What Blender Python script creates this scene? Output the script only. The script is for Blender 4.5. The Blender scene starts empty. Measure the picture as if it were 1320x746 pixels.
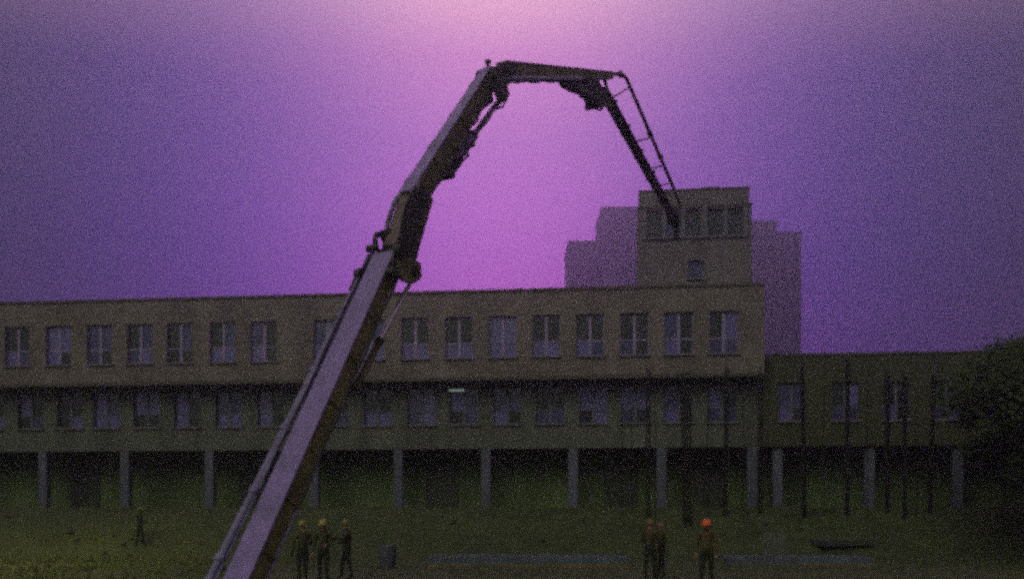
import bpy, bmesh, math, random
from mathutils import Vector, Matrix
random.seed(7)
R = math.radians
sc = bpy.context.scene
COL = sc.collection

# ------------------------------------------------------------------ camera
F, CX, HY, EYE = 1280.0, 660.0, 655.0, 2.2       # focal length / centre / horizon in photo pixels, eye height
cam_d = bpy.data.cameras.new('camera')
cam_d.sensor_width = 36.0
cam_d.lens = 36.0 * F / 1320.0
cam_d.shift_y = (HY - 373.0) / 1320.0
cam_d.clip_start, cam_d.clip_end = 0.1, 5000
cam = bpy.data.objects.new('camera', cam_d)
cam.location = (0, 0, EYE)
cam.rotation_euler = (R(90), 0, 0)
COL.objects.link(cam)
sc.camera = cam

# ------------------------------------------------------------------ colour management
vs = sc.view_settings
vs.view_transform = 'Standard'
vs.look = 'None'
vs.gamma = 1.0
vs.exposure = 0.2
vs.use_curve_mapping = False
sc.cycles.use_denoising = False
sc.cycles.filter_width = 3.2
sc.cycles.use_adaptive_sampling = True
sc.cycles.adaptive_threshold = 0.2
sc.cycles.adaptive_min_samples = 14
sc.cycles.volume_bounces = 0
sc.cycles.max_bounces = 5

def lin(r, g, b):
    def c(v):
        v /= 255.0
        return v / 12.92 if v <= 0.04045 else ((v + 0.055) / 1.055) ** 2.4
    return (c(r), c(g), c(b), 1.0)

# ------------------------------------------------------------------ sky: dusk glow in violet mist
SUN_EL, SUN_AZ = 34.0, 205.0        # soft low light from behind and left of the camera
w = bpy.data.worlds.new('World')
sc.world = w
w.use_nodes = True
nt = w.node_tree
nt.nodes.clear()
def N(t, **kw):
    n = nt.nodes.new(t)
    for k, v in kw.items():
        setattr(n, k, v)
    return n
def wm(op, a, b=None):
    n = N('ShaderNodeMath', operation=op)
    for i, v in enumerate((a, b)):
        if v is None: continue
        if isinstance(v, (int, float)): n.inputs[i].default_value = v
        else: nt.links.new(v, n.inputs[i])
    return n.outputs[0]
def wramp(fac, stops):
    n = N('ShaderNodeValToRGB')
    e = n.color_ramp.elements
    while len(e) < len(stops): e.new(0.5)
    for el, (p, c) in zip(e, stops):
        el.position = p; el.color = lin(*c)
    nt.links.new(fac, n.inputs[0])
    return n.outputs[0]
tc = N('ShaderNodeTexCoord')
sep = N('ShaderNodeSeparateXYZ')
nt.links.new(tc.outputs['Generated'], sep.inputs[0])
X, Y, Z = sep.outputs
x2 = wm('MULTIPLY', wm('ADD', X, 0.01), wm('ADD', X, 0.01))
f2n = N('ShaderNodeMapRange', interpolation_type='SMOOTHSTEP')
f2n.inputs[1].default_value, f2n.inputs[2].default_value = -0.3, 0.7
nt.links.new(Y, f2n.inputs[0])
# the glow fades sideways, its blue a little more slowly than its red
g_rg = wm('MULTIPLY', wm('EXPONENT', wm('MULTIPLY', x2, -1.0 / 0.19 ** 2)), f2n.outputs[0])
g_b = wm('MULTIPLY', wm('EXPONENT', wm('MULTIPLY', x2, -1.0 / 0.265 ** 2)), f2n.outputs[0])
tz = N('ShaderNodeMapRange')
tz.inputs[1].default_value, tz.inputs[2].default_value = 0.0, 0.46
nt.links.new(Z, tz.inputs[0])
edge_c = wramp(tz.outputs[0], [(0, (0, 38, 62)), (0.5, (4, 40, 62)), (0.84, (50, 54, 72)), (0.95, (118, 98, 106)), (1, (138, 114, 124))])
core_c = wramp(tz.outputs[0], [(0, (320, 142, 330)), (0.4, (304, 150, 320)), (0.55, (266, 144, 284)), (0.75, (236, 146, 248)), (0.9, (252, 166, 238)), (1, (282, 212, 242))])
se, sk_ = N('ShaderNodeSeparateColor'), N('ShaderNodeSeparateColor')
nt.links.new(edge_c, se.inputs[0]); nt.links.new(core_c, sk_.inputs[0])
cmb = N('ShaderNodeCombineColor')
for ch_, g_ in enumerate((g_rg, g_rg, g_b)):
    dlt = wm('MULTIPLY', wm('SUBTRACT', sk_.outputs[ch_], se.outputs[ch_]), g_)
    nt.links.new(wm('ADD', dlt, se.outputs[ch_]), cmb.inputs[ch_])
up = N('ShaderNodeVectorMath', operation='SCALE')
up.inputs[3].default_value = 10.0
nt.links.new(cmb.outputs[0], up.inputs[0])
sky = N('ShaderNodeTexSky', sky_type='NISHITA')
sky.sun_disc = False
sky.sun_elevation, sky.sun_rotation = R(SUN_EL), R(SUN_AZ)
sky.dust_density = 6.0
mx2 = N('ShaderNodeMix', data_type='RGBA')
mx2.inputs[0].default_value = 0.006
nt.links.new(up.outputs[0], mx2.inputs[6]); nt.links.new(sky.outputs[0], mx2.inputs[7])
bg = N('ShaderNodeBackground')
bg.inputs[1].default_value = 0.1
nt.links.new(mx2.outputs[2], bg.inputs[0])
out = N('ShaderNodeOutputWorld')
nt.links.new(bg.outputs[0], out.inputs[0])

sun_d = bpy.data.lights.new('sun', 'SUN')
sun_d.energy = 0.8
sun_d.angle = R(35)
sun_d.color = (0.88, 1.0, 0.52)
sun = bpy.data.objects.new('sun', sun_d)
COL.objects.link(sun)
sd = Vector((math.sin(R(SUN_AZ)) * math.cos(R(SUN_EL)), math.cos(R(SUN_AZ)) * math.cos(R(SUN_EL)), math.sin(R(SUN_EL))))
sun.rotation_euler = sd.to_track_quat('Z', 'Y').to_euler()

# ------------------------------------------------------------------ materials
MATS = {}
def mat(name, base, rough=0.8, var=0.25, scale=3.0, metal=0.0, bump=0.0, spec=0.5, streak=False, tint=None):
    if name in MATS: return MATS[name]
    m = bpy.data.materials.new(name); m.use_nodes = True
    t = m.node_tree; b = t.nodes['Principled BSDF']
    b.inputs['Roughness'].default_value = rough
    b.inputs['Metallic'].default_value = metal
    b.inputs['Specular IOR Level'].default_value = spec
    co = t.nodes.new('ShaderNodeTexCoord')
    mp = t.nodes.new('ShaderNodeMapping')
    t.links.new(co.outputs['Object'], mp.inputs[0])
    if streak: mp.inputs['Scale'].default_value = (1.0, 1.0, 0.12)
    nz = t.nodes.new('ShaderNodeTexNoise')
    nz.inputs['Scale'].default_value = scale; nz.inputs['Detail'].default_value = 7; nz.inputs['Roughness'].default_value = 0.65
    t.links.new(mp.outputs[0], nz.inputs[0])
    rp = t.nodes.new('ShaderNodeValToRGB')
    d = tint or tuple(v * (1 - var) for v in base)
    rp.color_ramp.elements[0].position = 0.32; rp.color_ramp.elements[0].color = (*d, 1)
    rp.color_ramp.elements[1].position = 0.68; rp.color_ramp.elements[1].color = (*[min(1, v * (1 + var * 0.6)) for v in base], 1)
    t.links.new(nz.outputs[0], rp.inputs[0])
    t.links.new(rp.outputs[0], b.inputs['Base Color'])
    if bump:
        n2 = t.nodes.new('ShaderNodeTexNoise'); n2.inputs['Scale'].default_value = scale * 6; n2.inputs['Detail'].default_value = 5
        t.links.new(co.outputs['Object'], n2.inputs[0])
        bp = t.nodes.new('ShaderNodeBump'); bp.inputs['Strength'].default_value = bump; bp.inputs['Distance'].default_value = 0.03
        t.links.new(n2.outputs[0], bp.inputs['Height']); t.links.new(bp.outputs[0], b.inputs['Normal'])
    MATS[name] = m
    return m

def brick_mat(name, c1, c2, mortar, stain=(0.5, 0.5, 0.45)):
    m = bpy.data.materials.new(name); m.use_nodes = True
    t = m.node_tree; b = t.nodes['Principled BSDF']; b.inputs['Roughness'].default_value = 0.9
    co = t.nodes.new('ShaderNodeTexCoord')
    sp = t.nodes.new('ShaderNodeSeparateXYZ'); t.links.new(co.outputs['Object'], sp.inputs[0])
    ad = t.nodes.new('ShaderNodeMath'); ad.operation = 'ADD'; t.links.new(sp.outputs[0], ad.inputs[0]); t.links.new(sp.outputs[1], ad.inputs[1])
    cb = t.nodes.new('ShaderNodeCombineXYZ'); t.links.new(ad.outputs[0], cb.inputs[0]); t.links.new(sp.outputs[2], cb.inputs[1])
    br = t.nodes.new('ShaderNodeTexBrick')
    br.inputs['Scale'].default_value = 1.0
    br.inputs['Brick Width'].default_value = 0.5; br.inputs['Row Height'].default_value = 0.16
    br.inputs['Mortar Size'].default_value = 0.012
    br.inputs['Color1'].default_value = (*c1, 1); br.inputs['Color2'].default_value = (*c2, 1); br.inputs['Mortar'].default_value = (*mortar, 1)
    t.links.new(cb.outputs[0], br.inputs[0])
    mp = t.nodes.new('ShaderNodeMapping'); mp.inputs['Scale'].default_value = (1.0, 1.0, 0.35); t.links.new(co.outputs['Object'], mp.inputs[0])
    nz = t.nodes.new('ShaderNodeTexNoise'); nz.inputs['Scale'].default_value = 0.55; nz.inputs['Detail'].default_value = 9; nz.inputs['Roughness'].default_value = 0.7
    t.links.new(mp.outputs[0], nz.inputs[0])
    rp = t.nodes.new('ShaderNodeValToRGB')
    rp.color_ramp.elements[0].position = 0.3; rp.color_ramp.elements[0].color = (*stain, 1)
    rp.color_ramp.elements[1].position = 0.65; rp.color_ramp.elements[1].color = (1.1, 1.08, 1.05, 1)
    t.links.new(nz.outputs[0], rp.inputs[0])
    mu = t.nodes.new('ShaderNodeMix'); mu.data_type = 'RGBA'; mu.blend_type = 'MULTIPLY'; mu.inputs[0].default_value = 1
    t.links.new(br.outputs[0], mu.inputs[6]); t.links.new(rp.outputs[0], mu.inputs[7])
    t.links.new(mu.outputs[2], b.inputs['Base Color'])
    bp = t.nodes.new('ShaderNodeBump'); bp.inputs['Strength'].default_value = 0.4; bp.inputs['Distance'].default_value = 0.02
    t.links.new(br.outputs[1], bp.inputs['Height']); bp.invert = True; t.links.new(bp.outputs[0], b.inputs['Normal'])
    MATS[name] = m
    return m

M_BRICK = brick_mat('brown_brick', (0.245, 0.21, 0.225), (0.18, 0.155, 0.17), (0.205, 0.185, 0.19))
M_BRICK2 = brick_mat('tower_brick', (0.205, 0.18, 0.235), (0.16, 0.145, 0.19), (0.18, 0.165, 0.21))
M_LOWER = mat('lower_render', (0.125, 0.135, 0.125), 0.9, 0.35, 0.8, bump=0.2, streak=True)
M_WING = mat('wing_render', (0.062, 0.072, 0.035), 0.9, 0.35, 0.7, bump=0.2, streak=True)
M_RECESS = mat('recess_render', (0.115, 0.155, 0.07), 0.9, 0.4, 0.6, streak=True)
M_CONC = mat('column_concrete', (0.12, 0.125, 0.20), 0.85, 0.3, 2.0, bump=0.2, streak=True)
M_MOSS = mat('mossy_paving', (0.07, 0.10, 0.04), 0.9, 0.4, 1.5)
M_CASE = mat('casing_brown', (0.16, 0.12, 0.13), 0.6, 0.3, 3.0)
M_COPING = mat('coping_stone', (0.10, 0.09, 0.07), 0.85, 0.3, 2.0)
M_ROOF = mat('roof_felt', (0.06, 0.06, 0.05), 0.9, 0.3, 1.0)
M_FRAME2 = mat('window_paint_grey', (0.12, 0.12, 0.20), 0.6, 0.2, 4.0)
M_FRAME = mat('window_paint', (0.30, 0.23, 0.52), 0.5, 0.15, 4.0)
M_SILL = mat('sill_stone', (0.18, 0.16, 0.22), 0.8, 0.2, 4.0)
M_PANE_D = mat('pane_dark', (0.02, 0.03, 0.03), 0.08, 0.4, 1.5, spec=0.9)
M_PANE_M = mat('pane_mid', (0.07, 0.07, 0.22), 0.12, 0.5, 1.2, spec=0.9)  # middle blue-violet pane tone
M_PANE_L = mat('pane_pale', (0.15, 0.125, 0.44), 0.2, 0.35, 2.5, spec=0.9)  # palest blue-violet pane tone
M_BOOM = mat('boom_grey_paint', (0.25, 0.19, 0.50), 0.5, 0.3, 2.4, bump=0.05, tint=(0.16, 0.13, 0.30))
M_BOOM_SHADE = mat('boom_shaded_paint', (0.20, 0.18, 0.07), 0.55, 0.45, 2.2, tint=(0.07, 0.07, 0.03))  # boom paint darkened and browned to stand for shade on the side faces
M_DARK = mat('dark_steel', (0.035, 0.04, 0.03), 0.55, 0.4, 5.0, bump=0.1)
M_PIPE = mat('pipe_paint', (0.20, 0.18, 0.36), 0.45, 0.4, 4.0)
M_PIPE_D = mat('pipe_dirty', (0.05, 0.05, 0.05), 0.6, 0.4, 4.0)
M_CHROME = mat('rod_chrome', (0.7, 0.7, 0.72), 0.25, 0.1, 3.0, metal=0.9)
M_RUBBER = mat('rubber', (0.02, 0.022, 0.02), 0.7, 0.3, 6.0)
M_REBAR = mat('rusty_rebar', (0.008, 0.007, 0.004), 0.85, 0.4, 6.0)
M_SLAB = mat('wet_concrete', (0.11, 0.14, 0.19), 0.3, 0.4, 0.9, bump=0.1)
M_WOOD = mat('timber', (0.20, 0.15, 0.08), 0.85, 0.4, 2.0)
M_PLY = mat('plywood', (0.08, 0.09, 0.08), 0.8, 0.3, 2.0)
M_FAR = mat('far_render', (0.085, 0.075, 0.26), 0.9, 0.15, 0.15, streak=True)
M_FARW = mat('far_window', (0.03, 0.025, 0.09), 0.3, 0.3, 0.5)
M_BARK = mat('bark', (0.05, 0.04, 0.025), 0.95, 0.4, 5.0, bump=0.4)

# ------------------------------------------------------------------ geometry helpers
def P(px, py, d):
    """photo pixel at depth d -> world point (used to survey positions only)"""
    return Vector(((px - CX) / F * d, d, EYE + (HY - py) / F * d))

class MB:
    def __init__(s): s.v, s.f, s.m = [], [], []
    def add(s, vs, fs, mi=0):
        o = len(s.v); s.v += [Vector(v) for v in vs]; s.f += [tuple(i + o for i in f) for f in fs]; s.m += [mi] * len(fs)
        return s
    def box(s, lo, hi, mi=0):
        (a, b, c), (d, e, g) = lo, hi
        return s.add([(a,b,c),(d,b,c),(d,e,c),(a,e,c),(a,b,g),(d,b,g),(d,e,g),(a,e,g)],
                     [(0,3,2,1),(4,5,6,7),(0,1,5,4),(1,2,6,5),(2,3,7,6),(3,0,4,7)], mi)
    def beam(s, p0, p1, lat, w0, h0, w1=None, h1=None, mi=0, ch=0.12):
        """tapered box girder with chamfered edges; lat = unit lateral direction"""
        w1 = w0 if w1 is None else w1; h1 = h0 if h1 is None else h1
        ax = (p1 - p0).normalized(); lat = (lat - ax * lat.dot(ax)).normalized(); t = lat.cross(ax).normalized()
        vs = []
        for p, w_, h_ in ((p0, w0, h0), (p1, w1, h1)):
            c = ch * min(w_, h_)
            for a, b in ((w_/2-c, h_/2), (-w_/2+c, h_/2), (-w_/2, h_/2-c), (-w_/2, -h_/2+c), (-w_/2+c, -h_/2), (w_/2-c, -h_/2), (w_/2, -h_/2+c), (w_/2, h_/2-c)):
                vs.append(p + lat * a + t * b)
        fs = [tuple(range(8)), tuple(range(15, 7, -1))] + [(i, i + 8, (i+1) % 8 + 8, (i+1) % 8) for i in range(8)]
        return s.add(vs, fs, mi)
    def tube(s, pts, r, n=10, r1=None, mi=0):
        pts = [Vector(p) for p in pts]; rings = []
        k = len(pts)
        up = Vector((0.13, 0.21, 0.97)).normalized()
        for i, p in enumerate(pts):
            d = (pts[min(i+1, k-1)] - pts[max(i-1, 0)]).normalized()
            a = d.cross(up)
            if a.length < 1e-3: a = d.cross(Vector((1, 0, 0)))
            a.normalize(); b = d.cross(a)
            rr = r if r1 is None else r + (r1 - r) * i / max(1, k - 1)
            rings.append([p + (a * math.cos(2*math.pi*j/n) + b * math.sin(2*math.pi*j/n)) * rr for j in range(n)])
        vs = [v for r_ in rings for v in r_]
        fs = [(i*n + j, i*n + (j+1) % n, (i+1)*n + (j+1) % n, (i+1)*n + j) for i in range(k-1) for j in range(n)]
        fs += [tuple(range(n))[::-1], tuple((k-1)*n + j for j in range(n))]
        return s.add(vs, fs, mi)
    def lathe(s, c, prof, n=16, mi=0, sx=1.0, sy=1.0):
        c = Vector(c)
        vs = [c + Vector((math.cos(2*math.pi*j/n) * r * sx, math.sin(2*math.pi*j/n) * r * sy, z)) for r, z in prof for j in range(n)]
        k = len(prof)
        fs = [(i*n + j, i*n + (j+1) % n, (i+1)*n + (j+1) % n, (i+1)*n + j) for i in range(k-1) for j in range(n)]
        fs += [tuple(range(n))[::-1], tuple((k-1)*n + j for j in range(n))]
        return s.add(vs, fs, mi)
    def disc(s, c, ax, r, th, n=18, mi=0):
        c, ax = Vector(c), Vector(ax).normalized()
        return s.tube([c - ax * th / 2, c + ax * th / 2], r, n, mi=mi)
    def plate(s, pts, nrm, th, mi=0):
        """flat steel plate: outline polygon extruded by th along nrm"""
        nrm = Vector(nrm).normalized(); k = len(pts)
        vs = [Vector(p) + nrm * th / 2 for p in pts] + [Vector(p) - nrm * th / 2 for p in pts]
        fs = [tuple(range(k)), tuple(range(2*k - 1, k - 1, -1))] + [(i, i + k, (i+1) % k + k, (i+1) % k) for i in range(k)]
        return s.add(vs, fs, mi)
    def build(s, name, mats, parent=None, origin=(0, 0, 0), smooth=False):
        me = bpy.data.meshes.new(name)
        o = Vector(origin)
        me.from_pydata([v - o for v in s.v], [], s.f)
        for m in (mats if isinstance(mats, (list, tuple)) else [mats]): me.materials.append(m)
        me.polygons.foreach_set('material_index', s.m)
        bm = bmesh.new(); bm.from_mesh(me); bmesh.ops.recalc_face_normals(bm, faces=bm.faces); bm.to_mesh(me); bm.free()
        if smooth:
            me.polygons.foreach_set('use_smooth', [True] * len(me.polygons))
            me.set_sharp_from_angle(angle=R(40))
        ob = bpy.data.objects.new(name, me)
        COL.objects.link(ob)
        if parent: ob.parent = parent
        else: ob.location = o
        return ob

def empty(name, loc, rz=0.0):
    o = bpy.data.objects.new(name, None); o.empty_display_size = 0.3
    o.location = loc; o.rotation_euler = (0, 0, rz); COL.objects.link(o)
    return o
def tag(o, label=None, cat=None, group=None, kind=None):
    for k, v in (('label', label), ('category', cat), ('group', group), ('kind', kind)):
        if v: o[k] = v
    return o
def smooth01(a, b, x):
    t = max(0.0, min(1.0, (x - a) / (b - a))); return t * t * (3 - 2 * t)

# ------------------------------------------------------------------ ground
from mathutils import noise as mnoise
def gz(x, y):
    n = 0.16 * mnoise.noise((x * 0.22, y * 0.22, 1.3)) + 0.05 * mnoise.noise((x * 0.9, y * 0.9, 4.1))
    pit = smooth01(43.0 + 0.8 * mnoise.noise((x * 0.12, 0, 7)), 48.0, y)
    bank = smooth01(9.0, 3.0, y) * 0.6
    return n * (1 - pit * 0.85) + pit * 2.2 + bank * (1 if y < 20 else 0)
xs = [-600, -380, -240, -150, -100, -75, -60] + [-50 + 0.5 * i for i in range(201)] + [60, 75, 100, 150, 240, 380, 600]
ys = [-600, -300, -150, -70, -35, -18, -10, -6] + [-4 + 0.5 * i for i in range(127)] + [62, 68, 76, 90, 120, 170, 240, 340, 460, 600]
gv = [(x, y, gz(x, y)) for y in ys for x in xs]
nx = len(xs)
gf = [(j*nx + i, j*nx + i + 1, (j+1)*nx + i + 1, (j+1)*nx + i) for j in range(len(ys)-1) for i in range(nx-1)]
me = bpy.data.meshes.new('ground'); me.from_pydata(gv, [], gf)
me.polygons.foreach_set('use_smooth', [True] * len(me.polygons))
ground = bpy.data.objects.new('ground', me); COL.objects.link(ground); tag(ground, kind='structure')
gm = bpy.data.materials.new('site_mud_grass_glow'); gm.use_nodes = True
t = gm.node_tree; b = t.nodes['Principled BSDF']; b.inputs['Roughness'].default_value = 0.85
co = t.nodes.new('ShaderNodeTexCoord')
def gnoise(s, d=8, r=0.65):
    n = t.nodes.new('ShaderNodeTexNoise'); n.inputs['Scale'].default_value = s; n.inputs['Detail'].default_value = d; n.inputs['Roughness'].default_value = r
    t.links.new(co.outputs['Object'], n.inputs[0]); return n.outputs[0]
def gramp(f, stops):
    n = t.nodes.new('ShaderNodeValToRGB'); e = n.color_ramp.elements
    while len(e) < len(stops): e.new(0.5)
    for el, (p, c) in zip(e, stops): el.position = p; el.color = (*c, 1)
    t.links.new(f, n.inputs[0]); return n.outputs[0]
mud = gramp(gnoise(0.8), [(0.3, (0.026, 0.044, 0.011)), (0.5, (0.042, 0.068, 0.018)), (0.72, (0.066, 0.085, 0.024))])
grass = gramp(gnoise(2.5), [(0.3, (0.13, 0.18, 0.025)), (0.7, (0.27, 0.34, 0.045))])  # grass green, brightened to carry the painted glow
# light-leak glow painted into the ground as brighter yellow-green grass on the left
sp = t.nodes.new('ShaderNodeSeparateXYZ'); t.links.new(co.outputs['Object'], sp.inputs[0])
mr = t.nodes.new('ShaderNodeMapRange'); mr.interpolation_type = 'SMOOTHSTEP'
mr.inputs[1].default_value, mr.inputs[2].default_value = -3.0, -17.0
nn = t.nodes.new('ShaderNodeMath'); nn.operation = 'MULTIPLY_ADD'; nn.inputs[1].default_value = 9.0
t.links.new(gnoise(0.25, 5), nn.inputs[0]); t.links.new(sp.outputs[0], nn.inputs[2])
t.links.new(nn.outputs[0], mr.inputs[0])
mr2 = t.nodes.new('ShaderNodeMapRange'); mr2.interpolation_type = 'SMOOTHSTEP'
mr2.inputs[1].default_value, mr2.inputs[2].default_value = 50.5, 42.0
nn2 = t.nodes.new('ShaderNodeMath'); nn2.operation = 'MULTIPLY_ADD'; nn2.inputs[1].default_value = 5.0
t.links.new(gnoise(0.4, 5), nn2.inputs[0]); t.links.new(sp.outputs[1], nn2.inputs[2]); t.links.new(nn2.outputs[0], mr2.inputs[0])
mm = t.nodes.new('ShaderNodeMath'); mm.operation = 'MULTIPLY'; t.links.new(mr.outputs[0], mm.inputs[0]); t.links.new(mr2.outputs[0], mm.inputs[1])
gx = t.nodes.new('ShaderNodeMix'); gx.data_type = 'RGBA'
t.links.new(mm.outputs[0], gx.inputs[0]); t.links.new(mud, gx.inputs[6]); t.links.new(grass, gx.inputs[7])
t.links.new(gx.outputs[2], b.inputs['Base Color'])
bp = t.nodes.new('ShaderNodeBump'); bp.inputs['Strength'].default_value = 0.7; bp.inputs['Distance'].default_value = 0.08
t.links.new(gnoise(5.0), bp.inputs['Height']); t.links.new(bp.outputs[0], b.inputs['Normal'])
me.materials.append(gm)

# ------------------------------------------------------------------ main building (local frame: u right along the facade, v inward, z up)
YAW = -R(6.6)
BO = Vector((6.4, 51.0, 0.0))
U = Vector((math.cos(YAW), math.sin(YAW), 0)); V = Vector((-math.sin(YAW), math.cos(YAW), 0))
def fu(px, v=0.0):
    """facade coordinate u seen at photo column px on the plane v metres behind the front"""
    k = (px - CX) / F; o = BO + V * v
    return (k * o.y - o.x) / (U.x - k * U.y)
def fz(px, py, v=0.0):
    p = BO + U * fu(px, v) + V * v
    return EYE + (HY - py) / F * p.y

def wall_mesh(u0, u1, z0, z1, v, th, ops, mb=None):
    """wall slab with window openings (ua, ub, za, zb): front, back, reveals and rims"""
    mb = mb or MB()
    us = sorted({u0, u1, *[o[0] for o in ops], *[o[1] for o in ops]})
    zs = sorted({z0, z1, *[o[2] for o in ops], *[o[3] for o in ops]})
    for i in range(len(us)-1):
        for j in range(len(zs)-1):
            cu, cz = (us[i]+us[i+1])/2, (zs[j]+zs[j+1])/2
            if any(o[0] < cu < o[1] and o[2] < cz < o[3] for o in ops): continue
            a, b_, c, d = us[i], us[i+1], zs[j], zs[j+1]
            mb.add([(a,v,c),(b_,v,c),(b_,v,d),(a,v,d)], [(0,1,2,3)])
            mb.add([(a,v+th,c),(b_,v+th,c),(b_,v+th,d),(a,v+th,d)], [(3,2,1,0)])
    def rim(a, b_, c, d):
        mb.add([(a,v,c),(b_,v,c),(b_,v,d),(a,v,d),(a,v+th,c),(b_,v+th,c),(b_,v+th,d),(a,v+th,d)],
               [(0,4,5,1),(3,2,6,7),(0,3,7,4),(1,5,6,2)])
    rim(u0, u1, z0, z1)
    for o in ops: rim(*o)
    return mb

def local_build(mb, name, mats, parent, **kw):
    me_parent = parent
    ob = mb.build(name, mats, me_parent, **kw)
    return ob

WIN_CACHE = {}
def window(parent, u, v, z0, w_, h_, split=0.64, dark=None, rng=random, panes4=True, paint=None):
    """window = frame mesh > panes, sill; set back 0.18 m in its opening"""
    key = ('f', round(w_, 2), round(h_, 2), split, panes4)
    fr = 0.045
    if key not in WIN_CACHE:
        mb = MB()
        zt = h_ * (1 - split)
        mb.box((-w_/2, 0, 0), (-w_/2+fr, .08, h_)); mb.box((w_/2-fr, 0, 0), (w_/2, .08, h_))
        mb.box((-w_/2+fr, 0, 0), (w_/2-fr, .08, fr)); mb.box((-w_/2+fr, 0, h_-fr), (w_/2-fr, .08, h_))
        if panes4:
            mb.box((-.075, -.02, fr), (.075, .078, h_-fr))
            mb.box((-w_/2+fr, -.01, zt-.035), (-.075, .076, zt+.035)); mb.box((.075, -.01, zt-.035), (w_/2-fr, .076, zt+.035))
        f0 = mb.build('window', M_FRAME)
        ps = []
        rects = ([(-w_/2+fr, -.075, fr, zt-.035), (.075, w_/2-fr, fr, zt-.035), (-w_/2+fr, -.075, zt+.035, h_-fr), (.075, w_/2-fr, zt+.035, h_-fr)]
                 if panes4 else [(-w_/2+fr, w_/2-fr, fr, h_-fr)])
        for (a, b_, c, d) in rects:
            p = MB().box((a, .03, c), (b_, .05, d)).build('pane', M_PANE_D); ps.append(p.data); bpy.data.objects.remove(p)
        s = MB().box((-w_/2-.08, -.30, -.10), (w_/2+.08, -.003, -.012)).build('sill', M_SILL); sm = s.data; bpy.data.objects.remove(s)
        fd = f0.data; bpy.data.objects.remove(f0)
        WIN_CACHE[key] = (fd, ps, sm)
    fd, ps, sm = WIN_CACHE[key]
    wo = bpy.data.objects.new('window', fd); COL.objects.link(wo); wo.parent = parent; wo.location = (u, v + 0.18, z0)
    if paint: wo.material_slots[0].link = 'OBJECT'; wo.material_slots[0].material = paint
    for i, pd in enumerate(ps):
        po = bpy.data.objects.new('pane', pd); COL.objects.link(po); po.parent = wo
        po.rotation_euler = (rng.uniform(-.012, .012), 0, rng.uniform(-.012, .012))
        low = i < 2
        if dark is not None: m = dark
        else: m = rng.choice([M_PANE_M, M_PANE_L, M_PANE_L, M_PANE_D]) if low else rng.choice([M_PANE_D, M_PANE_D, M_PANE_M, M_PANE_L])
        po.material_slots[0].link = 'OBJECT'; po.material_slots[0].material = m
    so = bpy.data.objects.new('sill', sm); COL.objects.link(so); so.parent = wo
    return wo

bld = empty('brick_building', BO, YAW)
tag(bld, 'long brown brick building on concrete columns with a small rooftop tower', 'building')
rw = random.Random(3)
V2 = 1.2                                   # storey below is set back under the overhang
ROOF, OVER, SOF, BASE = 13.62, 8.92, 5.40, 2.2
ul, ur = fu(-260), fu(985)
row1 = [-190, -137, -84, -31, 22, 75, 128, 180, 232, 287, 340, 421, 478, 535, 591.5, 648, 704, 760.5, 818, 875, 933]
row2 = [-170, -117, -64, -12, 39, 90, 137, 189, 241, 295, 349, 432, 487, 543, 598, 654, 709, 765, 819, 875, 931]
W1, H1, S1 = 1.46, 2.14, 10.10
W2, H2, S2 = 1.50, 1.95, 6.72
ops1 = [(fu(p)-W1/2, fu(p)+W1/2, S1, S1+H1) for p in row1]
ops2 = [(fu(p, V2)-W2/2, fu(p, V2)+W2/2, S2, S2+H2) for p in row2]
wall_mesh(ul, ur, OVER, ROOF-.14, 0, .34, ops1).build('upper_wall', M_BRICK, bld)
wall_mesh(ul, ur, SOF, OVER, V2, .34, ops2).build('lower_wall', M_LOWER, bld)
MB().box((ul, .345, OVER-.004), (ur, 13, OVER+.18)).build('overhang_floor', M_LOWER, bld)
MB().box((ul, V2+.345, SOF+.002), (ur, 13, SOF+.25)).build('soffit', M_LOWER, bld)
MB().box((ul-.05, -.07, ROOF-.138), (ur+.05, .42, ROOF)).build('coping', M_COPING, bld)
MB().box((ul, .424, ROOF-.75), (ur, 13, ROOF-.5)).build('roof', M_ROOF, bld)
mb = MB(); mb.box((ul, 3.6, BASE-.4), (ur, 3.9, SOF)); mb.build('recess_wall', M_RECESS, bld)
mb = MB(); mb.box((ul-.3, .35, OVER), (ul, 13, ROOF-.14)); mb.box((ur, .35, OVER), (ur+.02, 13, ROOF-.5)); mb.build('end_wall', M_BRICK, bld)
MB().box((ul, 12.7, BASE-.4), (ur, 13.0, ROOF-.14)).build('rear_wall', M_BRICK, bld)
MB().box((ul, V2-.3, BASE-.6), (ur, 3.59, BASE+.06)).build('arcade_floor', M_MOSS, bld)
# dark inner wall so that glass never looks through an empty hall
for p in row1: window(bld, fu(p), 0, S1, W1, H1, rng=rw)
for p in row2: window(bld, fu(p, V2), V2, S2, W2, H2, rng=rw, paint=M_FRAME2)
for p in [-166, -53, 54, 160, 269, 404, 513, 626, 739, 853, 970]:
    u = fu(p, V2)
    MB().beam(Vector((u, V2+.24, BASE+.06)), Vector((u, V2+.24, SOF)), Vector((1, 0, 0)), .52, .44, ch=.1).build('column', M_CONC, bld)
for p in [110, 330, 570, 800, 915]:        # doors at the back of the arcade
    u = fu(p, 3.6)
    d = MB().box((u-.9, 3.52, BASE+.06), (u+.9, 3.598, BASE+2.3)).build('door', M_DARK, bld)
    MB().tube([(u-.1, 3.49, BASE+1.05), (u-.1, 3.49, BASE+1.35)], .02, 6).build('handle', M_PIPE, d)
# cornice line between the storeys
MB().box((ul, -.05, OVER-.02), (ur, -.003, OVER+.16)).build('string_course', M_COPING, bld)
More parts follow.
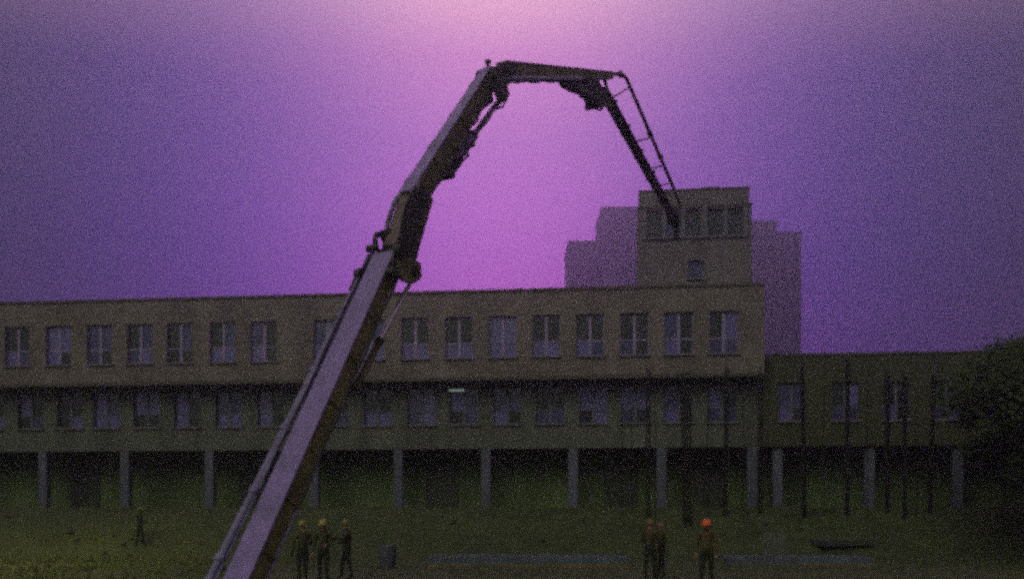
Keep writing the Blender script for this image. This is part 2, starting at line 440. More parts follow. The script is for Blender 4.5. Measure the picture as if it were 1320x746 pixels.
# rooftop tower
ta, tb = fu(822), fu(969)
TZ0, TZ1, TZ2 = ROOF-.5, 17.66, 18.45
tw = [844.5, 868.5, 894, 923, 948]
topw = [(fu(p)-.40, fu(p)+.40, 16.08, 17.46) for p in tw] + [(fu(897)-.4, fu(897)+.4, 13.95, 14.85)]
wall_mesh(ta, tb, TZ0, TZ1, .02, .34, topw).build('tower_wall', M_BRICK2, bld)
mb = MB(); mb.box((ta, .362, TZ0), (ta+.3, 6, TZ1)); mb.box((tb-.3, .362, TZ0), (tb, 6, TZ1)); mb.box((ta+.3, 5.7, TZ0), (tb-.3, 6, TZ1))
mb.build('tower_side_wall', M_BRICK2, bld)
cap = MB().box((ta+.10, .10, TZ1+.002), (tb-.10, 5.9, TZ2)).build('tower_cap', M_BRICK2, bld)
MB().box((ta-.05, -.05, TZ1-.1), (tb+.05, .016, TZ1-.003)).build('tower_cornice', M_COPING, bld)
MB().box((ta+.06, .06, TZ2+.002), (tb-.06, 5.94, TZ2+.08)).build('cap_coping', M_COPING, cap)
mb = MB(); ua, ub = fu(905), fu(930)
mb.box((ua, .8, TZ2+.082), (ub, 2.2, TZ2+.30)); mb.box((ua+.05, .75, TZ2+.302), (ub-.05, 2.25, TZ2+.35)); mb.build('roof_vent', M_DARK, cap)
for p in tw: window(bld, fu(p), .02, 16.08, .80, 1.38, panes4=False, dark=rw.choice([M_PANE_D, M_PANE_M]), paint=M_FRAME2)
window(bld, fu(897), .02, 13.95, .80, .90, panes4=False, dark=M_PANE_M, paint=M_FRAME2)
for p in [830, 856.5, 881, 908.5, 935.5, 961]:
    u = fu(p); MB().box((u-.09, -.07, 15.95), (u+.09, .017, 17.555)).build('pilaster', M_FRAME2, bld)

# ------------------------------------------------------------------ low wing on the right
wing = empty('low_wing_building', BO, YAW)
tag(wing, 'low flat-roofed dark wing to the right of the tower', 'building')
wl, wr = fu(985)+.06, fu(1480)
WV, WR = 1.0, 10.15
roww = [1021, 1090, 1156, 1222, 1288, 1354, 1420]
WWD, WHT, WSL = 1.35, 1.95, 6.72
opsw = [(fu(p, WV)-WWD/2, fu(p, WV)+WWD/2, WSL, WSL+WHT) for p in roww]
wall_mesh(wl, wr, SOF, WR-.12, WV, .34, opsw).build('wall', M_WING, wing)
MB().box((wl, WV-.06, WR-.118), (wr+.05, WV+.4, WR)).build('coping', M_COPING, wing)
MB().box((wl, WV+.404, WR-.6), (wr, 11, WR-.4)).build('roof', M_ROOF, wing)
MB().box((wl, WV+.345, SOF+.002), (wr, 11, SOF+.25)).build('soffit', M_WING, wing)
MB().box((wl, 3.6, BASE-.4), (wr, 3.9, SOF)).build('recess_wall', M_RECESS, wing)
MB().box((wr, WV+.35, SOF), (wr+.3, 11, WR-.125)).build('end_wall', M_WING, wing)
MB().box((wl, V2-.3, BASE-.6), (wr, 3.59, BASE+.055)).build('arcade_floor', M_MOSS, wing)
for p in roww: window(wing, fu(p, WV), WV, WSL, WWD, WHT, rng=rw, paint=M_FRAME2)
for p in [1003, 1122, 1236, 1350]:
    u = fu(p, V2); MB().beam(Vector((u, V2+.24, BASE+.055)), Vector((u, V2+.24, SOF)), Vector((1, 0, 0)), .50, .44, ch=.1).build('column', M_CONC, wing)

# ------------------------------------------------------------------ distant apartment blocks in the mist
def far_block(name, label, steps, d, depth, cols):
    """steps: list of (px0, px1, py_top); stands behind the brick building"""
    base = P((steps[0][0] + steps[-1][1]) / 2, HY, d); base.z = gz(base.x, base.y)
    e = empty(name, base); tag(e, label, 'apartment block', 'apartment blocks in the mist')
    wm_ = None
    k = 0
    for (a, b_, top) in steps:
        x0, x1, zt = (a-CX)/F*d - base.x, (b_-CX)/F*d - base.x, EYE + (HY-top)/F*d - base.z
        off = k * 1.5; k += 1
        MB().box((x0, -off, -1), (x1, depth - off, zt)).build('wall', M_FAR, e)
        MB().box((x0-.3, -off-.3, zt+.01), (x1+.3, depth-off+.3, zt+.6)).build('parapet', M_FAR, e)
        n = max(2, round((x1-x0)/3.0)); pw = (x1-x0)/n
        fl = int((zt-2)/3.0)
        for r_ in range(fl):
            zz = zt - 2.6 - r_*3.0
            if zz + base.z < EYE + (HY-470)/F*d - 6: break
            for c_ in range(n):
                xx = x0 + (c_+.5)*pw
                if wm_ is None:
                    q = MB().box((-.8, -.10, 0), (.8, .05, 1.5)).build('window', M_FARW); wm_ = q.data; bpy.data.objects.remove(q)
                o = bpy.data.objects.new('window', wm_); COL.objects.link(o); o.parent = e; o.location = (xx, -off, zz)
    return e
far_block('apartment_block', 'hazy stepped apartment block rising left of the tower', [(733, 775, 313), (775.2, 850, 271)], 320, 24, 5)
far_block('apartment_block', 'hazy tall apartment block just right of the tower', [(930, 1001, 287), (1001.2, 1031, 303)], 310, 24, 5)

# ------------------------------------------------------------------ concrete pump boom (one vertical plane, swung away from the camera)
A_, B_ = -11.03, 0.5315
nrm = Vector((1, -B_, 0)).normalized()          # towards the camera side
def BP(px, py, off=0.0):
    k = (px - CX) / F; d = A_ / (k - B_)
    return P(px, py, d) + nrm * off
NL = math.hypot(1, B_)
def BQ(px, py, off=0.0):
    """point on the parallel plane off metres nearer, seen at that photo pixel"""
    k = (px - CX) / F; d = (A_ + off * NL) / (k - B_)
    return P(px, py, d)
def cheeks(mb, pix, off, th):
    """a pair of equal plates either side of the boom plane"""
    near = [BQ(x, y, off) for x, y in pix]
    mb.plate(near, nrm, th); mb.plate([p - nrm * 2 * off for p in near], nrm, th)
    return mb
J0, J1, J2, J3 = BP(297, 790), BP(500, 335), BP(640, 92), BP(790, 98)
TIP = BP(868, 283)
base_pt = J0 + (J0 - J1).normalized() * 0.4
bo = Vector((base_pt.x, base_pt.y, gz(base_pt.x, base_pt.y)))
boom = empty('concrete_pump_boom', bo)
tag(boom, 'grey folding concrete pump boom arching up over the site to the tower', 'pump boom')
def B(mb, name, m, parent=boom, smooth=False): return mb.build(name, m, parent, origin=bo, smooth=smooth)
def tdir(p, q):
    ax = (q - p).normalized(); return nrm.cross(ax).normalized()
def girder(name, p, q, w0, h0, w1, h1, ribs=5, top=None):
    """box girder: pale top and belly plates, side webs with shade put into their colour"""
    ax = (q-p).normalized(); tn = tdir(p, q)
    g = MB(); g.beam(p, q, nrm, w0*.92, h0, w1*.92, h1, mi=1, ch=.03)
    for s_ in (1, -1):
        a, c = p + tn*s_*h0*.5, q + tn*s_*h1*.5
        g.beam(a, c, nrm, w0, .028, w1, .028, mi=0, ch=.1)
    ob = B(g, name, [top or M_BOOM, M_BOOM_SHADE])
    for i in range(ribs):
        f = (i+.5)/ribs; c = p.lerp(q, f); ww, hh = w0+(w1-w0)*f, h0+(h1-h0)*f
        for s_ in (1, -1):
            B(MB().beam(c + nrm*s_*(ww*.46+.012) - tn*hh*.44, c + nrm*s_*(ww*.46+.012) + tn*hh*.44, nrm, .022, .05), 'rib', M_BOOM_SHADE, ob)
    return ob
# --- turret and foot (just below the picture)
mb = MB(); mb.lathe(bo, [(.75, -.25), (.75, .12), (.55, .16), (.5, .30)], 24); B(mb, 'turret', M_DARK, smooth=True)
fp = MB()
for s_ in (1, -1):
    fp.plate([bo+Vector((-.35,0,.2))+nrm*.34*s_, bo+Vector((.35,0,.2))+nrm*.34*s_, base_pt+Vector((.2,.2,.35))+nrm*.34*s_, base_pt+Vector((-.2,-.2,.35))+nrm*.34*s_], nrm, .05)
B(fp, 'foot_plate', M_DARK)
# --- section one
s1a, s1b = base_pt, BP(501, 334)
sec1 = girder('boom_section', s1a, s1b, .46, .33, .42, .31, 8)
t1 = tdir(s1a, s1b); a1 = (s1b - s1a).normalized()
pA, pB = BQ(252, 782, -.42), BQ(468, 352, -.36)
pipe = B(MB().tube([pA.lerp(pB, i/12) for i in range(13)], .062, 12), 'delivery_pipe', M_PIPE, smooth=True)
for f in (.12, .30, .48, .66, .84):
    c = pA.lerp(pB, f)
    B(MB().tube([c - a1*.05, c + a1*.05], .082, 12), 'pipe_coupling', M_PIPE, pipe, smooth=True)
    B(MB().tube([c, s1a.lerp(s1b, f) - nrm*.2], .02, 6), 'pipe_bracket', M_DARK, pipe)
hp = MB()
hp.tube([s1a.lerp(s1b, i/10) - nrm*(.36-.05*i/10) + t1*(.17+.012*math.sin(i*1.9)) for i in range(11)], .022, 7)
B(hp, 'hydraulic_line', M_PIPE)
# service hose and cable along the near web
hp = MB(); hp.tube([s1a.lerp(s1b, .3+.068*i) + nrm*(.29) - t1*(.08+.02*math.sin(i*2.3)) for i in range(11)], .02, 7); B(hp, 'hydraulic_line', M_RUBBER)
# luffing cylinder below section one towards joint
cyA, cyM, cyB = BQ(458, 500, .10), BQ(489, 440, .10), BQ(530, 362, .12)
cy = B(MB().tube([cyA, cyM], .06, 14), 'hydraulic_cylinder', M_BOOM_SHADE, smooth=True)
B(MB().tube([cyM, cyB], .04, 12), 'piston_rod', M_CHROME, cy, smooth=True)
B(MB().disc(cyM, cyB - cyM, .075, .08), 'gland', M_DARK, cy, smooth=True)
# --- knuckle one
k = MB().plate([BQ(x, y, .25) for x, y in [(504, 366), (506, 330), (512, 306), (532, 304), (538, 330), (526, 352)]], nrm, .04)
B(k, 'knuckle_plate', M_DARK)
lv = cheeks(MB(), [(512, 338), (528, 331), (541, 340), (542, 358), (532, 366), (518, 362)], .30, .05)
B(lv, 'link_lever', M_BOOM_SHADE)
for px, py, r_ in ((514, 322, .09), (532, 350, .08), (505, 350, .07)):
    B(MB().disc(BQ(px, py, .3), nrm, r_, .14), 'pivot_pin', M_DARK, smooth=True)
c = BQ(490, 313, -.28)
lp = MB(); lp.tube([c + (a1*math.cos(an) + t1*math.sin(an))*.15 for an in [R(-150 + 20*i) for i in range(16)]], .048, 10)
B(lp, 'pipe_elbow', M_DARK, smooth=True)
lp = MB(); lp.disc(BQ(480, 320, -.28), nrm, .06, .2); B(lp, 'swivel_joint', M_DARK, smooth=True)
lp = MB(); lp.disc(BQ(497, 301, -.24), nrm, .07, .14); B(lp, 'swivel_joint', M_DARK, smooth=True)
B(MB().beam(BQ(466, 350, -.34), BQ(455, 376, -.38), nrm, .10, .15), 'pipe_clamp', M_DARK)
B(MB().disc(BQ(464, 355, -.34), nrm, .12, .1), 'pipe_clamp', M_DARK, smooth=True)
B(MB().tube([BQ(468, 352, -.34), BQ(476, 338, -.32), BQ(482, 326, -.30)], .05, 10), 'pipe_elbow', M_DARK, smooth=True)
B(MB().beam(BQ(492, 304, -.24), BQ(510, 300, -.1), nrm, .08, .16), 'pipe_bracket', M_DARK)
B(MB().beam(BQ(486, 327, -.24), BQ(504, 332, -.1), nrm, .08, .14), 'pipe_bracket', M_DARK)
B(MB().beam(BP(505, 338), BP(516, 316), nrm, .30, .26, .30, .26), 'hinge_block', M_DARK)
B(MB().tube([BQ(530, 308, .2), BQ(538, 316, .22)], .055, 8), 'sensor_box', M_DARK)
# --- section two: deep casing below, slimmer girder above
sec2a = girder('boom_section', BP(515, 326), BP(540, 246), .40, .44, .34, .46, 3, M_CASE)
t2 = tdir(J1, J2); a2 = (J2-J1).normalized()
cs = MB().plate([BQ(x, y, .21) for x, y in [(514, 318), (516, 290), (522, 264), (532, 243), (552, 240), (549, 266), (540, 292), (536, 318)]], nrm, .02)
B(cs, 'side_casing', M_DARK)
sec2b = girder('boom_section', BP(530, 260), BP(631, 98), .25, .42, .22, .34, 6)
pA, pB = BQ(508, 262, -.20), BQ(618, 97, -.18)
p2 = B(MB().tube([BQ(497, 303, -.26), BQ(500, 286, -.24)] + [pA.lerp(pB, i/10) for i in range(11)], .045, 12), 'delivery_pipe', M_PIPE, smooth=True)
for f in (.15, .4, .65, .9):
    c = pA.lerp(pB, f)
    B(MB().tube([c - a2*.05, c + a2*.05], .06, 12), 'pipe_coupling', M_PIPE, p2, smooth=True)
hp = MB(); hp.tube([BQ(532, 250, .21).lerp(BQ(630, 108, .2), i/14) - t2*(.03+.05*math.sin(i*1.7)) for i in range(15)], .022, 7); B(hp, 'hydraulic_line', M_RUBBER)
hp = MB(); hp.tube([BQ(545, 262, .21).lerp(BQ(636, 112, .2), i/14) - t2*(.06+.04*math.sin(i*2.6+1)) for i in range(15)], .02, 7); B(hp, 'hydraulic_line', M_RUBBER)
# cylinder under section two
c0, c1, c2 = BQ(576, 224, .03), BQ(609, 176, .03), BQ(645, 128, .03)
cy = B(MB().tube([c0, c1], .085, 14), 'hydraulic_cylinder', M_BOOM, smooth=True)
B(MB().tube([c1, c2], .055, 12), 'piston_rod', M_PIPE, cy, smooth=True)
B(MB().disc(c1, c2-c1, .105, .09), 'gland', M_DARK, cy, smooth=True)
B(MB().disc(c0, nrm, .11, .24), 'cylinder_eye', M_DARK, cy, smooth=True)
mb = MB(); mb.plate([BQ(566, 222, .1), BQ(590, 200, .1), BQ(596, 210, .1), BQ(580, 230, .1)], nrm, .04); mb.plate([BQ(566, 222, -.1), BQ(590, 200, -.1), BQ(596, 210, -.1), BQ(580, 230, -.1)], nrm, .04)
B(mb, 'cylinder_bracket', M_DARK)
mb = MB(); mb.tube([BQ(588, 205, .16), BQ(600, 198, .18), BQ(607, 186, .18)], .035, 8); mb.disc(BQ(607, 186, .16), nrm, .06, .12); B(mb, 'valve_block', M_DARK)
mb = MB(); mb.tube([BQ(620, 165, .12), BQ(626, 158, .14), BQ(632, 150, .1)], .03, 8); B(mb, 'hose_guard', M_DARK)
# --- knuckle two
kk = cheeks(MB(), [(630, 108), (634, 88), (645, 82), (664, 81), (664, 102), (652, 112), (654, 128), (644, 135), (637, 118)], .17, .04)
B(kk, 'knuckle_plate', M_DARK)
for px, py, r_ in ((638, 98, .09), (647, 127, .08), (657, 92, .07)):
    B(MB().disc(BQ(px, py, .2), nrm, r_, .12), 'pivot_pin', M_DARK, smooth=True)
mb = MB(); mb.tube([BQ(629, 94, -.05), BQ(629, 80, -.05)], .035, 8); mb.disc(BQ(629, 80, -.05), Vector((0,0,1)), .06, .06)
B(mb, 'stop_pin', M_DARK)
mb = MB(); mb.tube([BQ(628, 98, -.1), BQ(617, 97, -.15)], .03, 8); B(mb, 'hose_stub', M_DARK)
# --- section three
s3a, s3b = BP(648, 92), BP(786, 98)
sec3 = girder('boom_section', s3a, s3b, .28, .34, .20, .15, 6)
t3 = tdir(s3a, s3b)
p3a, p3b = BQ(654, 102, .17), BQ(748, 102, .14)
p3 = B(MB().tube([p3a.lerp(p3b, i/8) for i in range(9)], .055, 12), 'delivery_pipe', M_PIPE, smooth=True)
for f in (.2, .55, .9):
    c = p3a.lerp(p3b, f); ax = (p3b-p3a).normalized()
    B(MB().tube([c-ax*.05, c+ax*.05], .075, 12), 'pipe_coupling', M_PIPE, p3, smooth=True)
hp = MB(); hp.tube([BQ(660, 106, .1).lerp(BQ(735, 105, .1), i/10) - t3*(.02*math.sin(i*2.2)) for i in range(11)], .02, 7); B(hp, 'hydraulic_line', M_RUBBER)
# linkage at the end of section three
B(cheeks(MB(), [(727, 98), (742, 100), (752, 110), (766, 117), (762, 122), (745, 117), (733, 110)], .10, .03), 'link_lever', M_DARK)
B(cheeks(MB(), [(758, 100), (770, 101), (778, 116), (790, 124), (789, 138), (776, 137), (770, 138), (764, 122)], .13, .03), 'knuckle_plate', M_DARK)
lk = MB(); lk.tube([BQ(752, 120, .05), BQ(772, 136, .05)], .06, 10); B(lk, 'short_cylinder', M_DARK, smooth=True)
for px, py in ((765, 103), (764, 120), (783, 128), (771, 136)):
    B(MB().disc(BQ(px, py, .15) - nrm*.15, nrm, .07, .36), 'pivot_pin', M_DARK, smooth=True)
B(MB().tube([BQ(779, 101), BQ(783, 118)], .045, 8), 'strut', M_DARK)
for q in ([(722, 102), (730, 109), (742, 112), (750, 106)], [(744, 116), (752, 127), (764, 131), (774, 124)], [(760, 128), (766, 140), (774, 143), (780, 134)]):
    B(MB().tube([BQ(x, y, .16) for x, y in q], .022, 7), 'hydraulic_hose', M_RUBBER, smooth=True)
for q in ([(652, 108), (656, 122), (648, 138), (640, 140)], [(634, 118), (628, 132), (618, 146)], [(600, 190), (604, 200), (596, 208), (586, 214)]):
    B(MB().tube([BQ(x, y, .16) for x, y in q], .022, 7), 'hydraulic_hose', M_RUBBER, smooth=True)
# --- section four, pointing down to the tower
s4a, s4b = BP(778, 118), TIP
sec4 = B(MB().beam(s4a, s4b, nrm, .20, .26, .14, .16, ch=.08), 'boom_section', M_DARK)
t4 = tdir(s4a, s4b)
B(MB().tube([s4a.lerp(s4b, i/6) + nrm*.15 - t4*.06 for i in range(7)], .045, 10), 'hydraulic_line', M_DARK, smooth=True)
for f in (.1, .27, .45, .62, .8):
    c = s4a.lerp(s4b, f); B(MB().beam(c - t4*.13 + nrm*.02, c + t4*.16 + nrm*.02, nrm, .24, .05), 'pipe_clip', M_DARK)
# return pipe standing off section four on brackets
rp_ = [BQ(722, 97, -.15), BQ(745, 96, -.15), BQ(770, 96, -.15), BQ(790, 95.5, -.15), BQ(798, 95.5, -.15), BQ(803, 97, -.15), BQ(807, 101, -.15), BQ(810, 107, -.15)]
rp_ += [BQ(810 + 59*f, 107 + 137*f, -.15) for f in (.1, .25, .4, .55, .7, .85, 1.0)]
rp_ += [BQ(871, 250, -.13), BQ(876, 262, -.08), BQ(877, 272, -.02), BQ(873, 281, 0)]
rpo = B(MB().tube(rp_, .052, 10), 'return_pipe', M_PIPE_D, smooth=True)
for px, py in ((800, 96), (838, 173), (851, 202)):
    c = BQ(px, py, -.15)
    B(MB().tube([c - (BQ(px+6, py+14, -.15)-c).normalized()*.07, c + (BQ(px+6, py+14, -.15)-c).normalized()*.07], .075, 10), 'pipe_coupling', M_PIPE_D, rpo, smooth=True)
for (ax_, ay_, bx_, by_) in ((812, 112, 789, 126), (838, 178, 813, 182), (853, 214, 832, 217), (862, 236, 843, 240)):
    B(MB().tube([BQ(ax_, ay_, -.15), BQ((ax_+bx_)/2, (ay_+by_)/2+1, -.1), BQ(bx_, by_, 0)], .022, 7), 'pipe_bracket', M_PIPE_D, rpo)
# end hose
eh = MB(); eh.tube([TIP + Vector((.05, .05, .15)), TIP + Vector((.1, .1, -.05)), TIP + Vector((.12, .12, -.3)), TIP + Vector((.1, .14, -.55))], .085, 12)
B(eh, 'end_hose', M_RUBBER, smooth=True)
eh = MB(); eh.disc(TIP, nrm, .15, .3); eh.beam(TIP + Vector((-.1,-.1,.2)), TIP + Vector((.12,.15,-.12)), nrm, .28, .24); B(eh, 'hose_holder', M_DARK)

# ------------------------------------------------------------------ reinforcement cages standing on the site
cages = [(835, 470, 46.6, .13, 'leftmost'), (886, 474, 46.0, .26, 'second from left and thickest'), (935, 468, 46.8, .12, 'third from left'), (980, 466, 47.0, .11, 'fourth from left'),
         (1037, 465, 46.6, .10, 'fifth from left'), (1092, 458, 46.8, .10, 'sixth from left'), (1144, 472, 47.2, .13, 'third from right'), (1166, 474, 46.6, .09, 'second from right'), (1199, 480, 47.2, .09, 'rightmost')]
def rebar_cage(px, py, d, w_, which):
    top = P(px, py, d); g = gz(top.x, top.y); h_ = top.z - g
    e = empty('rebar_cage', (top.x, top.y, g), R(random.uniform(-25, 25)))
    tag(e, 'tall rusty reinforcement cage, ' + which + ' of the upright row', 'rebar cage', 'reinforcement cages standing in a row')
    rr = random.Random(int(px))
    lean = (rr.uniform(-.13, .13), rr.uniform(-.1, .1))
    for sx in (-1, 1):
        for sy in (-1, 1):
            hh = h_ * rr.uniform(.93, 1.0)
            MB().tube([(sx*w_/2 + lean[0]*i/5 + rr.uniform(-.012, .012), sy*w_/2 + lean[1]*i/5, -.1 + (hh+.1)*i/5) for i in range(6)], .038, 6).build('bar', M_REBAR, e)
    nst = 15
    for i in range(nst):
        z = .3 + i * (h_*.86)/nst; f = z/h_; q = w_/2 + .02
        a = Vector((lean[0]*f, lean[1]*f, z))
        MB().tube([a+Vector(v) for v in ((-q,-q,0),(q,-q,0),(q,q,0),(-q,q,0),(-q,-q,.012))], .008, 5).build('stirrup', M_REBAR, e)
for c_ in cages: rebar_cage(*c_)
for px, py, d, which in ((802, 528, 46.6, 'leftmost rod of all'), (815, 522, 46.9, 'just left of the leftmost cage'), (845, 532, 46.4, 'just right of the leftmost cage'),
        (912, 505, 46.7, 'between the second and third cages from left'), (958, 512, 46.5, 'between the third and fourth cages from left'), (1062, 498, 46.8, 'between the fifth and sixth cages from left'),
        (1118, 490, 46.6, 'between the sixth and seventh cages from left'), (1181, 500, 46.9, 'between the two rightmost cages')):
    top = P(px, py, d); g = gz(top.x, top.y)
    o = MB().tube([Vector((top.x + .03*math.sin(i*1.3+px), top.y, g-.1 + (top.z-g+.1)*i/6)) for i in range(7)], .024, 6).build('rebar_rod', M_REBAR, None, origin=(top.x, top.y, g))
    tag(o, 'thin single upright steel rod, ' + which, 'rod', 'single steel rods')

# ------------------------------------------------------------------ slabs, planks, site clutter
def slab(px0, px1, d0, d1, label):
    x0, x1 = (px0-CX)/F*(d0+d1)/2, (px1-CX)/F*(d0+d1)/2
    zt = max(gz(x, y) for x in (x0, (x0+x1)/2, x1) for y in (d0, (d0+d1)/2, d1)) + .22
    e = empty('concrete_slab', ((x0+x1)/2, (d0+d1)/2, 0)); tag(e, label, 'slab', 'poured slabs')
    hx, hy = (x1-x0)/2, (d1-d0)/2
    MB().box((-hx, -hy, zt-.6), (hx, hy, zt)).build('slab_surface', M_SLAB, e)
    for sy in (-1, 1):
        n = 4
        for i in range(n):
            a = -hx + 2*hx*i/n
            MB().box((a+.01, sy*(hy+.03)-.02, zt-.45), (a+2*hx/n-.01, sy*(hy+.03)+.02, zt-.24)).build('formwork_board', M_WOOD, e)
    for sx in (-1, 1):
        MB().box((sx*(hx+.03)-.02, -hy, zt-.45), (sx*(hx+.03)+.02, hy, zt-.24)).build('formwork_board', M_WOOD, e)
slab(556, 804, 38.4, 41.6, 'wide wet concrete slab in timber formwork near bottom centre')
slab(930, 1112, 38.8, 41.0, 'smaller wet concrete slab in timber formwork, right of the orange helmet')

def plank(px0, py0, px1, py1, d, label, n=1, m=M_PLY, cat='plank'):
    a, c = P(px0, py0, d), P(px1, py1, d + .6)
    o = MB().beam(a, c, Vector((0, 1, 0)), .30, .05).build('plank', m, None, origin=a)
    tag(o, label, cat, 'loose planks')
plank(1008, 656, 1092, 634, 46.2, 'pale plank leaning up the earth bank below the low wing')
# stack of planks
def at_ground(px, d):
    x = (px-CX)/F*d; return Vector((x, d, gz(x, d)))
g0 = at_ground(1085, 44.6)
e = empty('plank_stack', g0, R(12)); tag(e, 'small stack of pale planks at the foot of the earth bank', 'plank stack')
for i in range(4):
    for j in range(3):
        MB().box((-1.3, -.48+.33*j, .0+.07*i), (1.3+.1*((i*j) % 3), -.48+.33*j+.30, .055+.07*i)).build('plank', M_PLY, e)
g0 = at_ground(500, 37.5)
bk = MB(); bk.lathe(g0, [(.24, 0), (.30, .1), (.31, .85), (.28, .88), (.26, .80)], 18)
tag(bk.build('barrel', mat('barrel_paint', (0.09, 0.10, 0.15), .7, .4, 4), None, origin=g0, smooth=True), 'pale grey barrel on the muddy ground below the yellow helmets', 'barrel')
g0 = at_ground(1000, 42.5)
e = empty('formwork_panel', g0, R(-8)); tag(e, 'pale plywood formwork panel propped upright near the right-hand slab', 'formwork panel')
MB().add([(-.5,0,-.05),(.5,0,-.05),(.5,.35,1.1),(-.5,.35,1.1),(-.5,.04,-.05),(.5,.04,-.05),(.5,.39,1.1),(-.5,.39,1.1)], [(0,1,2,3),(7,6,5,4),(0,4,5,1),(1,5,6,2),(2,6,7,3),(3,7,4,0)]).build('sheet', M_PLY, e)
for x in (-.42, 0, .42): MB().beam(Vector((x, .42, 1.05)), Vector((x, 1.0, -.1)), Vector((1,0,0)), .08, .06).build('prop', M_WOOD, e)

# clods and rubble
rb = random.Random(11); mb = MB()
for i in range(2600):
    y = rb.uniform(28, 48.5); x = rb.uniform(-.60, .60) * y; s_ = rb.choice([.05, .07, .09, .12, .2]) * rb.uniform(.6, 1.2)
    z = gz(x, y); vs = []
    for a in range(6):
        vs.append((x + s_*math.cos(a*1.047)*rb.uniform(.6, 1.1), y + s_*math.sin(a*1.047)*rb.uniform(.6, 1.1), z - .03))
    vs.append((x + rb.uniform(-.3, .3)*s_, y + rb.uniform(-.3, .3)*s_, z + s_*rb.uniform(.35, .8)))
    mb.add(vs, [(a, (a+1) % 6, 6) for a in range(6)])
o = mb.build('earth_clods', mat('clod_earth', (0.06, 0.065, 0.025), .95, .5, .7)); tag(o, 'lumps of dark earth scattered across the site', 'earth', kind='stuff')
# grass on the left verge and on the bank edge
mb = MB()
for i in range(9000):
    y = rb.uniform(28, 49.5); x = rb.uniform(-.60, .55) * y
    if x > -9 and not (y > 46.5) and rb.random() > .12: continue
    if x > -9 and rb.random() > .5: continue
    z = gz(x, y); h_ = rb.uniform(.12, .42); an = rb.uniform(0, 6.28); w_ = .015; dx, dy = math.cos(an), math.sin(an); ln = rb.uniform(.02, .2)
    mb.add([(x-dx*w_, y-dy*w_, z-.03), (x+dx*w_, y+dy*w_, z-.03), (x+dx*w_*.7+dy*ln*.4, y+dy*w_*.7-dx*ln*.4, z+h_*.6), (x-dx*w_*.7+dy*ln*.4, y-dy*w_*.7-dx*ln*.4, z+h_*.6), (x+dy*ln, y-dx*ln, z+h_)],
           [(0,1,2,3), (3,2,4)])
o = mb.build('grass', mat('grass_blades', (0.14, 0.19, 0.03), .8, .4, .6)); tag(o, 'rough grass on the left verge and bank edge', 'grass', kind='stuff')

